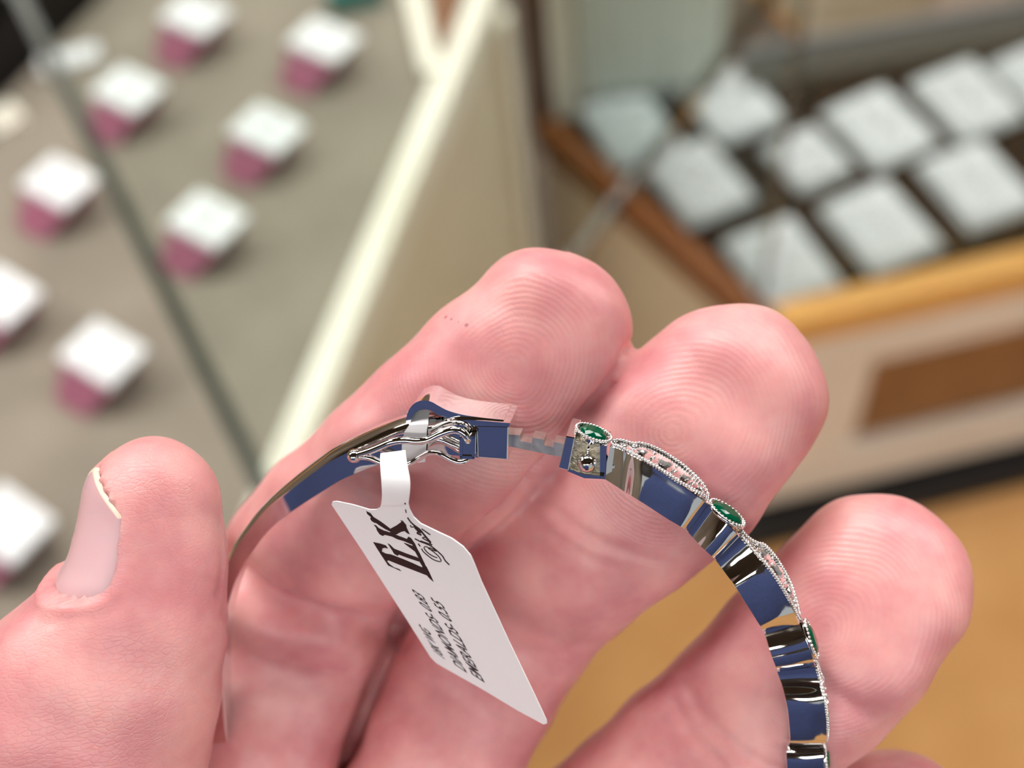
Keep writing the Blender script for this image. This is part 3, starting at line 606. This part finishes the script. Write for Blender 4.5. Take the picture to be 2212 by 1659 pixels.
# set half: rows of (inner x, y, outer x, y, recess)
SETS = [
 ('marquise_setting', [(1303,1035,1318,964,1.5),(1318,1044,1330,966,1.35),(1335,1055,1345,972,1.15),(1350,1065,1360,981,.95),(1362,1072,1378,991,.45),(1380,1083,1400,1004,.15),(1405,1099,1430,1022,.02),(1440,1122,1470,1049,0),(1462,1135,1500,1069,.12),(1476,1144,1518,1081,.4),(1486,1152,1530,1089,1.1)]),
 ('round_setting', [(1486,1152,1531,1089,1.3),(1495,1162,1541,1099,1.35),(1505,1173,1551,1111,1.05),(1514,1183,1562,1124,.65),(1522,1190,1572,1134,.4),(1534,1201,1583,1145,.4),(1540,1207,1592,1153,.6),(1545,1212,1598,1159,1.1)]),
 ('marquise_setting', [(1545,1212,1599,1160,1.3),(1552,1221,1608,1171,1.4),(1563,1236,1622,1187,1.2),(1575,1252,1636,1203,.8),(1585,1265,1650,1219,.3),(1603,1294,1672,1248,.06),(1620,1320,1692,1280,0),(1634,1343,1708,1308,.1),(1643,1357,1718,1328,.4),(1651,1371,1727,1348,1.1)]),
 ('round_setting', [(1651,1371,1728,1350,1.3),(1655,1383,1733,1363,1.1),(1660,1400,1740,1379,.75),(1665,1417,1748,1398,.55),(1669,1428,1753,1411,.45),(1674,1441,1758,1427,.6),(1677,1451,1761,1438,1.1)]),
 ('marquise_setting', [(1677,1451,1762,1440,1.3),(1681,1463,1766,1456,1.3),(1688,1482,1772,1479,1.0),(1694,1505,1778,1507,.3),(1700,1535,1784,1537,.03),(1703,1565,1787,1567,.05),(1705,1590,1787,1590,.2),(1704,1606,1785,1606,.6),(1701,1612,1782,1612,1.1)]),
 ('round_setting', [(1699,1614,1781,1614,1.3),(1697,1630,1780,1630,.7),(1698,1650,1781,1650,.45),(1698,1668,1780,1668,.6),(1694,1682,1776,1684,1.2)]),
 ('marquise_setting', [(1694,1682,1776,1685,1.3),(1690,1700,1770,1706,.7),(1684,1720,1758,1732,.2),(1672,1745,1738,1760,.3),(1655,1770,1715,1788,1.0)])]
def gem(name, c, nrm, tan, ra, rb, material, parent, table=0.55, crown=0.38, n=12):
    side = np.cross(nrm, tan); V = []
    def ringp(k, h, off=0.0): return [c + nrm * h + tan * ra * k * math.cos(a) + side * rb * k * math.sin(a) for a in np.linspace(0, 2 * math.pi, n, endpoint=False) + off]
    r0 = min(ra, rb)
    V = ringp(table, crown * r0) + ringp(0.82, crown * r0 * 0.6, math.pi / n) + ringp(1.0, 0.0) + ringp(0.45, -0.55 * r0, math.pi / n) + [c - nrm * 0.9 * r0]
    Fc = [list(range(n))]
    for k in range(3):
        a, b = k * n, (k + 1) * n
        for j in range(n):
            j2 = (j + 1) % n
            if k % 2 == 0: Fc += [[a + j, a + j2, b + j], [a + j2, b + j2, b + j]]
            else: Fc += [[a + j, a + j2, b + j2], [a + j, b + j2, b + j]]
    for j in range(n): Fc.append([3 * n + j, 3 * n + (j + 1) % n, 4 * n])
    return mk(name, c2w(np.array(V)), Fc, material, parent)
def beads(name, pts, r, parent):
    return mk(name, *merge([sphere(c2w(p), r * 0.001, 8, 6) for p in pts]), M['silver'], parent, smooth=True)
ESL = [0]
for name, rows_ in SETS:
    D = catmull(np.array(rows_, float), 7); D[:, 4] = np.clip(D[:, 4], 0, 1.6); rings = []; EF = []; EB = []; OUT = []
    for ix, iy, ox, oy, a0 in D:
        I3 = bp_(ix, iy, a0); O3 = bp_(ox, oy, a0); rdv = O3 - I3; L3 = np.linalg.norm(rdv); rdv /= L3
        bk = WAX - a0
        cv = 0.22 * max(0.0, 1 - a0 / 1.2)
        sec = [(0.08, a0 + 0.03), (L3 * 0.3, a0 - 0.01), (L3 * 0.55, a0 + 0.01), (L3 * 0.72, a0 + cv * 0.3), (L3 * 0.86, a0 + cv * 0.72), (L3 - 0.06, a0 + cv), (L3, a0 + cv + 0.08), (L3 - 0.12, a0 + cv + 0.28), (L3 - 0.12, bk - 0.28), (L3, bk - 0.08), (L3 - 0.06, bk), (0.08, bk), (0.0, bk - 0.16), (0.0, a0 + 0.16)]
        rings.append(c2w(np.array([I3 + rdv * r_ + AX * (x_ - a0) for r_, x_ in sec])))
        EF.append(I3 + rdv * (L3 + 0.05) + AX * (0.14 + cv)); EB.append(I3 + rdv * (L3 + 0.05) + AX * (bk - a0 - 0.14)); OUT.append(rdv)
    st = mk(name, *loft(rings), M['silver'], br, smooth=True, angle=32)
    EF, EB, OUT = np.array(EF), np.array(EB), np.array(OUT)
    MID = (EF + EB) / 2; al = np.concatenate([[0], np.cumsum(np.linalg.norm(np.diff(MID, axis=0), axis=1))]); Lm = al[-1]
    at_ = lambda A_, s_: np.array([np.interp(s_, al, A_[:, k]) for k in range(3)])
    hwid = lambda s_: np.linalg.norm(at_(EF, s_) - at_(EB, s_)) / 2
    if name == 'marquise_setting':
        # plan outline of the marquise, on the outer face
        pts = []; nb = int(Lm / 0.30)
        for k in range(nb + 1):
            s_ = Lm * (0.02 + 0.96 * k / nb); f_ = max(1 - (2 * (s_ / Lm) - 1) ** 2, 0.06) ** 0.8
            for sg in (-1, 1):
                hw_ = min(hwid(s_), 0.25 + 1.75 * f_); pts.append(at_(MID, s_) + AX * sg * hw_ + at_(OUT, s_) * 0.06)
        beads('milgrain', pts, 0.19, st)
        for q, sz in ((0.12, .34), (0.28, .56), (0.5, .78), (0.72, .56), (0.88, .34)):
            s_ = Lm * q; no = at_(OUT, s_); no /= np.linalg.norm(no); tn = at_(MID, min(s_ + .1, Lm)) - at_(MID, max(s_ - .1, 0)); tn -= (tn @ no) * no; tn /= np.linalg.norm(tn)
            gem('diamond', at_(MID, s_) + no * 0.02, no, tn, sz * min(1, Lm / 6.5), sz, M['diamond'], st, 0.5, 0.4, 8)
        pr = []
        for q in (0.2, 0.39, 0.61, 0.8):
            for sg in (-1, 1): pr.append(at_(MID, Lm * q) + AX * sg * 0.5 + at_(OUT, Lm * q) * 0.12)
        beads('prong', pr, 0.17, st)
    else:
        s_ = Lm * 0.5; no = at_(OUT, s_); no /= np.linalg.norm(no); tn = at_(MID, s_ + .1) - at_(MID, s_ - .1); tn -= (tn @ no) * no; tn /= np.linalg.norm(tn)
        c0 = at_(MID, s_) + no * 0.12; ra = Lm * 0.40
        gem('emerald', c0, no, tn, ra, 1.15, M['emerald'], st, 0.6, 0.35)
        pts = [c0 + no * 0.06 + tn * (ra + 0.2) * math.cos(a) + np.cross(no, tn) * 1.38 * math.sin(a) for a in np.linspace(0, 2 * math.pi, 30, endpoint=False)]
        beads('milgrain', pts, 0.17, st)
        mk('bezel', *tube(c2w(np.array([c0 - no * 0.1 + tn * (ra + 0.16) * math.cos(a) + np.cross(no, tn) * 1.34 * math.sin(a) for a in np.linspace(0, 2 * math.pi, 41)])), 0.00022, 8), M['silver'], st, smooth=True)
# end of the set half at the clasp: plate, gallery, ball, first emerald
ep = bevel(mk('end_plate', *bprism([(1222, 942), (1242, 946), (1228, 1017), (1206, 1011)], 0, 4.2), M['silver'], br), 0.00008)
gl_ = mk('gallery', *bprism([(1238, 948), (1300, 961), (1302, 1032), (1262, 1028), (1226, 1014)], 0.75, 3.5), M['silver_rough'], br)
mk('rib', *bprism([(1296, 962), (1311, 963), (1306, 1036), (1296, 1032)], 0.5, 3.7), M['silver'], br)
mk('under_plate', *bprism([(1226, 1012), (1262, 1025), (1304, 1029), (1304, 1035), (1262, 1033), (1226, 1018)], 0.1, 4.0), M['silver'], br)
mk('ball', *sphere(c2w(bp_(1268, 999, 0.25)), 0.00092, 24, 16), M['silver'], br, smooth=True)
mk('post', *tube(c2w(np.array([bp_(1268, 980, 0.8), bp_(1274, 958, 1.0)])), 0.00022, 10), M['silver'], br, smooth=True)
cE = bp_(1282, 936, 2.1); tE = bp_(1300, 943, 2.1) - bp_(1262, 929, 2.1); tE /= np.linalg.norm(tE); nE = np.cross(tE, AX); nE /= np.linalg.norm(nE)
if nE[1] < 0: nE = -nE
gem('emerald', cE + nE * 0.05, nE, tE, 1.42, 1.15, M['emerald'], br, 0.6, 0.35)
sE = np.cross(nE, tE)
beads('milgrain', [cE + nE * 0.1 + tE * 1.7 * math.cos(a) + sE * 1.42 * math.sin(a) for a in np.linspace(0, 2 * math.pi, 34, endpoint=False)], 0.17, br)
mk('bezel', *loft([c2w(np.array([cE + nE * h_ + tE * 1.68 * k_ * math.cos(a) + sE * 1.40 * k_ * math.sin(a) for a in np.linspace(0, 2 * math.pi, 32, endpoint=False)])) for h_, k_ in ((-0.75, 0.95), (-0.2, 1.0), (0.05, 1.06), (0.08, 0.9), (-0.3, 0.86))]), M['silver'], br, smooth=True, angle=40)
# ratchet tongue
mk('tongue', *bprism([(1099, 939), (1123, 940), (1124, 953), (1149, 957), (1150, 945), (1175, 950), (1175, 962), (1196, 966), (1196, 955), (1224, 960), (1222, 989), (1206, 986), (1099, 964)], 1.3, 2.9), M['silver_dull'], br)
# clasp housing, lever, catch
bevel(mk('clasp_housing', *bprism([(1029, 919), (1099, 921), (1097, 994), (1031, 989)], -0.15, 4.1), M['silver'], br), 0.00012)
mk('housing_lip', *bprism([(985, 907), (1030, 908), (1101, 914), (1100, 922), (1028, 920), (984, 917)], -0.2, 4.15), M['silver'], br, smooth=True, angle=30)
lev_o = catmull(np.array([(877, 914), (880, 893), (890, 876), (904, 867), (920, 865), (934, 869), (948, 877), (968, 887), (1000, 896), (1040, 902), (1088, 907)], float), 6)
lev_i = catmull(np.array([(1088, 914), (1040, 911), (1000, 908), (968, 903), (948, 897), (934, 889), (920, 884), (906, 886), (896, 893), (889, 905), (886, 917)], float), 6)
lp = [tuple(p) for p in lev_o] + [tuple(p) for p in lev_i]
V_, F_ = bprism(lp, 0.2, 3.9); n2_ = len(lp); no_ = len(lev_o)
F_ = [f for f in F_ if len(f) == 4]
for k in range(no_ - 1):                       # side caps as strips between the outer and the inner curve
    a_, b_, c_, d_ = k, k + 1, n2_ - 2 - k, n2_ - 1 - k
    F_ += [[a_, b_, c_, d_], [n2_ + d_, n2_ + c_, n2_ + b_, n2_ + a_]]
lever = mk('lever', V_, F_, M['silver'], br, smooth=True, angle=30)
for (x0, y0), (x1, y1) in (((891, 877), (894, 873)), ((902, 867), (907, 864)), ((916, 863), (921, 863)), ((931, 866), (936, 868))):
    mk('grip_ridge', *bprism([(x0, y0), (x1, y1), (x1 + 3, y1 + 12), (x0 + 3, y0 + 12)], 0.5, 3.7), M['silver'], lever)
sc = mk('catch_block', *bprism([(996, 948), (1021, 946), (1021, 988), (997, 988)], -0.85, 0.1), M['silver'], br)
for p_ in ([(992, 945), (1025, 942), (1025, 948), (993, 951)], [(993, 985), (1025, 986), (1025, 992), (993, 991)], [(992, 945), (998, 945), (999, 990), (993, 990)], [(1019, 943), (1025, 943), (1025, 991), (1019, 991)]):
    mk('catch_rim', *bprism(p_, -1.05, 0.0), M['silver'], sc)
wire_u = catmull(np.array([bp_(x, y, a_) for x, y, a_ in [(768, 983, -.9), (795, 975, -1.0), (818, 966, -1.05), (845, 955, -1.1), (872, 951, -1.1), (900, 953, -1.1), (925, 950, -1.1), (950, 938, -1.05), (978, 929, -.95), (996, 932, -.9), (1008, 944, -.85), (1012, 952, -.6)]]), 6)
wire_l = catmull(np.array([bp_(x, y, a_) for x, y, a_ in [(768, 987, -.9), (795, 988, -1.0), (822, 998, -1.1), (850, 1006, -1.1), (880, 1003, -1.1), (905, 989, -1.1), (928, 978, -1.1), (950, 980, -1.1), (975, 993, -1.05), (992, 998, -.95), (1006, 995, -.8), (1012, 988, -.6)]]), 6)
mk('catch_wire', *tube(c2w(wire_u), 0.00036, 12), M['silver'], br, smooth=True)
mk('catch_wire', *tube(c2w(wire_l), 0.00030, 12), M['silver'], br, smooth=True)
mk('catch_wire', *tube(c2w(catmull(np.array([bp_(x, y, a_) for x, y, a_ in [(936, 948, -.5), (955, 951, -.4), (972, 958, -.35), (992, 966, -.3)]]), 5)), 0.00028, 10), M['silver'], br, smooth=True)
mk('catch_ball', *sphere(c2w(bp_(765, 985, -0.9)), 0.00068, 20, 14), M['silver'], br, smooth=True)

# ================================================================ THE PRICE TAG
A3, B3, C3_ = cam_mm(720, 1084, 112.0), cam_mm(1180, 1562, 114.0), cam_mm(940, 1430, 117.5)
tn_ = np.cross(B3 - A3, C3_ - A3); tn_ /= np.linalg.norm(tn_)
if tn_[2] < 0: tn_ = -tn_
def tp(px, py, lift=0.0):                    # pixel -> tag plane
    r = cam_mm(px, py, 1.0); k = ((A3 + tn_ * lift) @ tn_) / (r @ tn_); return r * k
TB = c2w(tp(1060, 1500)); tg = thing('price_tag', TB, 'white paper jewellery tag with brown black lettering hanging from the clasp wire', 'tag')
body = [(716, 1090), (718, 1084), (726, 1083), (760, 1090), (798, 1101), (812, 1101), (820, 1097), (824, 1088), (881, 1086), (884, 1100), (893, 1117), (908, 1131), (945, 1149), (975, 1163), (1000, 1181), (1016, 1200), (1025, 1220), (1040, 1258), (1100, 1388), (1150, 1492), (1180, 1556), (1181, 1563), (1174, 1565), (1120, 1536), (1040, 1488), (960, 1443), (943, 1433), (930, 1420), (860, 1310), (780, 1186)]
ft = np.array([tp(x, y) for x, y in body])
mk('label', *prism_pts(list(c2w(ft)), list(c2w(ft - tn_ * 0.12))), M['paper'], tg)
ns_ = catmull(np.array([(823, 1092, 882, 1090, 0), (825, 1070, 885, 1066, .1), (824, 1045, 886, 1040, .4), (822, 1015, 881, 1010, .9), (821, 992, 877, 986, 1.3), (822, 979, 876, 972, 1.6)], float), 5)
top_d = 109.6; fr, bk_ = [], []
for xl, yl, xr, yr, q in ns_:
    k_ = q / 1.6
    pl = tp(xl, yl); pr_ = tp(xr, yr); dl = -pl[2] * (1 - k_) + top_d * k_; dr = -pr_[2] * (1 - k_) + (top_d - 0.2) * k_
    bow = 0.5 * math.sin(math.pi * k_)
    fr.append([cam_mm(xl, yl, dl - bow), cam_mm((xl + xr) / 2, (yl + yr) / 2, (dl + dr) / 2 - bow - 0.12), cam_mm(xr, yr, dr - bow)])
rings = [c2w(np.array(f_ + [p + np.array([0, 0, -0.11]) for p in f_[::-1]])) for f_ in fr]
mk('neck', *loft(rings), M['paper'], tg, smooth=True, angle=40)
lpz = [(905, 893, 895, 1.6), ]
strip = [((880, 890), (928, 884), 1.2), ((880, 905), (926, 902), 0.6), ((884, 918), (925, 916), -0.05), ((874, 932), (922, 928), -0.12), ((868, 955), (921, 955), -0.2), ((868, 980), (920, 978), -0.2), ((870, 1003), (918, 998), -0.25)]
rings = [c2w(np.array([bp_(*l_, a_), bp_(*r_, a_), bp_(*r_, a_) + AX * 0.1, bp_(*l_, a_) + AX * 0.1])) for l_, r_, a_ in strip]
mk('loop_strip', *loft(rings), M['paper'], tg, smooth=True, angle=40)
def ink(name, polys, lift=0.03, material=None, parent=tg):
    parts = []
    for poly in polys:
        f_ = np.array([tp(x, y, lift) for x, y in poly]); parts.append(prism_pts(list(c2w(f_)), list(c2w(f_ - tn_ * 0.025))))
    return mk(name, *merge(parts), material or M['ink'], parent)
cp = lambda L_: [(780 + x / 7.9, 1060 + y / 7.9) for x, y in L_]
ink('letter_t', [cp([(205,878),(330,905),(420,935),(458,988),(400,975),(360,985),(352,1040),(420,1075),(510,1090),(720,1170),(850,1225),(980,1285),(1040,1310),(1110,1290),(1165,1400),(1235,1555),(1170,1500),(1120,1445),(900,1360),(640,1260),(470,1190),(440,1200),(490,1260),(560,1310),(650,1340),(685,1376),(560,1320),(460,1275),(410,1200),(330,1080),(260,970)])])
ink('letter_l', [cp([(450,898),(495,925),(560,990),(760,1070),(960,1140),(1010,1200),(985,1210),(800,1150),(640,1090),(625,1115),(560,1075),(530,1020),(490,960)]),
                 cp([(733,890),(830,925),(880,945),(862,880),(910,890),(950,980),(1000,1070),(1050,1180),(1085,1250),(1120,1330),(1040,1305),(1045,1290),(1000,1220),(970,1130),(920,1040),(840,980),(740,905)])])
ink('letter_k', [cp([(85,350),(160,385),(210,450),(330,525),(420,590),(490,645),(500,700),(400,650),(300,585),(245,545),(240,555),(180,520),(155,480),(165,450),(105,400)]),
                 cp([(215,585),(250,590),(300,640),(380,680),(500,715),(620,765),(780,825),(805,785),(850,810),(900,880),(900,930),(830,905),(740,865),(620,830),(530,785),(450,765),(400,755),(370,775),(315,745),(270,680),(255,630)]),
                 cp([(490,655),(600,595),(690,530),(668,505),(710,515),(770,590),(775,630),(830,745),(790,730),(740,690),(680,705),(600,750),(500,720)])])
def strokes(lines, wd):
    out = []
    for L_, w_ in lines:
        P = catmull(np.array(L_, float), 4) if len(L_) > 2 else np.array(L_, float)
        T = np.gradient(P, axis=0); T /= np.maximum(np.linalg.norm(T, axis=1), 1e-6)[:, None]; S = np.column_stack([-T[:, 1], T[:, 0]]) * w_ * wd / 2
        for k in range(len(P) - 1): out.append(cp([P[k] - S[k], P[k + 1] - S[k + 1], P[k + 1] + S[k + 1], P[k] + S[k]]))
    return out
scr = [([(1030, 990), (1060, 1040), (1150, 1120), (1240, 1180), (1330, 1210), (1365, 1195), (1310, 1110), (1200, 1020), (1120, 960), (1075, 965), (1090, 1010), (1160, 1080), (1250, 1130), (1300, 1145)], 1),
       ([(1505, 1268), (1430, 1190), (1390, 1120), (1320, 1050), (1250, 990), (1180, 940), (1090, 900), (1010, 870), (915, 820)], 1.25), ([(1290, 1035), (1220, 1018), (1160, 995), (1150, 975), (1210, 990), (1270, 1020)], 1), ([(972, 905), (1008, 952)], 1.2),
       ([(1215, 925), (1150, 905), (1080, 880), (1010, 855)], 1), ([(1205, 935), (1150, 860), (1100, 800), (1045, 805), (1100, 840), (1160, 870)], 1.1), ([(1190, 890), (1130, 820), (1080, 760), (1020, 700), (955, 722), (1030, 760)], 1.9),
       ([(1060, 730), (1000, 660), (930, 610), (870, 560), (840, 530), (790, 460)], 1.5), ([(835, 590), (860, 622), (910, 612), (880, 575)], 1.2), ([(915, 620), (960, 670), (1020, 720)], 2.6), ([(1030, 650), (1100, 700), (1180, 755)], 1.3),
       ([(748, 208), (752, 236)], 1.6), ([(755, 320), (768, 380)], 1)]
ink('script_lettering', strokes(scr, 14), 0.03)
def text_line(name, txt, S, E, U, material):
    cu = bpy.data.curves.new('t', 'FONT'); cu.body = txt; cu.size = 1.0; cu.shear = 0.06; cu.offset = 0.012
    o = bpy.data.objects.new('t', cu); COL.objects.link(o); dg = bpy.context.evaluated_depsgraph_get(); dg.update()
    me = bpy.data.meshes.new_from_object(o.evaluated_get(dg)); V = np.array([v.co[:2] for v in me.vertices]); Fc = [list(p.vertices) for p in me.polygons]
    bpy.data.objects.remove(o); bpy.data.curves.remove(cu); bpy.data.meshes.remove(me)
    x0, x1 = V[:, 0].min(), V[:, 0].max(); S, E, U = np.array(S, float), np.array(E, float), np.array(U, float)
    k = ((V[:, 0] - x0) / (x1 - x0))[:, None]; q = S + (E - S) * k + U * (V[:, 1] / 0.72)[:, None]
    W3 = c2w(np.array([tp(a, b_, 0.025) for a, b_ in q]))
    o = mk(name, W3, Fc, material, tg)
    return o
text_line('printed_line', '18K WG', (961, 1424), (927, 1364), (-25, -18), M['ink2'])
text_line('printed_line', 'DIAMONDS- 0.83', (1009, 1454), (914, 1288), (-27, -18), M['ink2'])
text_line('printed_line', 'EMERALDS- 0.55', (1047, 1475), (956, 1306), (-28, -18), M['ink2'])

# ================================================================ THE PHONE behind the lens (mirrored in the metal)
ph_ = [(-0.028, -0.052), (0.118, -0.052), (0.118, 0.020), (-0.028, 0.020)]
pw = lambda x, y, z: np.array([x, y, z]) @ ROT.T + CAM
q = thing('smartphone', pw(0.045, -0.052, 0.02), 'black smartphone taking the picture, seen only mirrored in the bangle', 'phone')
bevel(mk('body', *prism_pts([pw(x, y, 0.010) for x, y in ph_], [pw(x, y, 0.0178) for x, y in ph_]), M['phone'], q), 0.002, 3)
bevel(mk('camera_bump', *prism_pts([pw(x, y, 0.0075) for x, y in ((-0.022, -0.018), (0.016, -0.018), (0.016, 0.016), (-0.022, 0.016))], [pw(x, y, 0.010) for x, y in ((-0.022, -0.018), (0.016, -0.018), (0.016, 0.016), (-0.022, 0.016))]), M['phone'], q), 0.0008, 2)
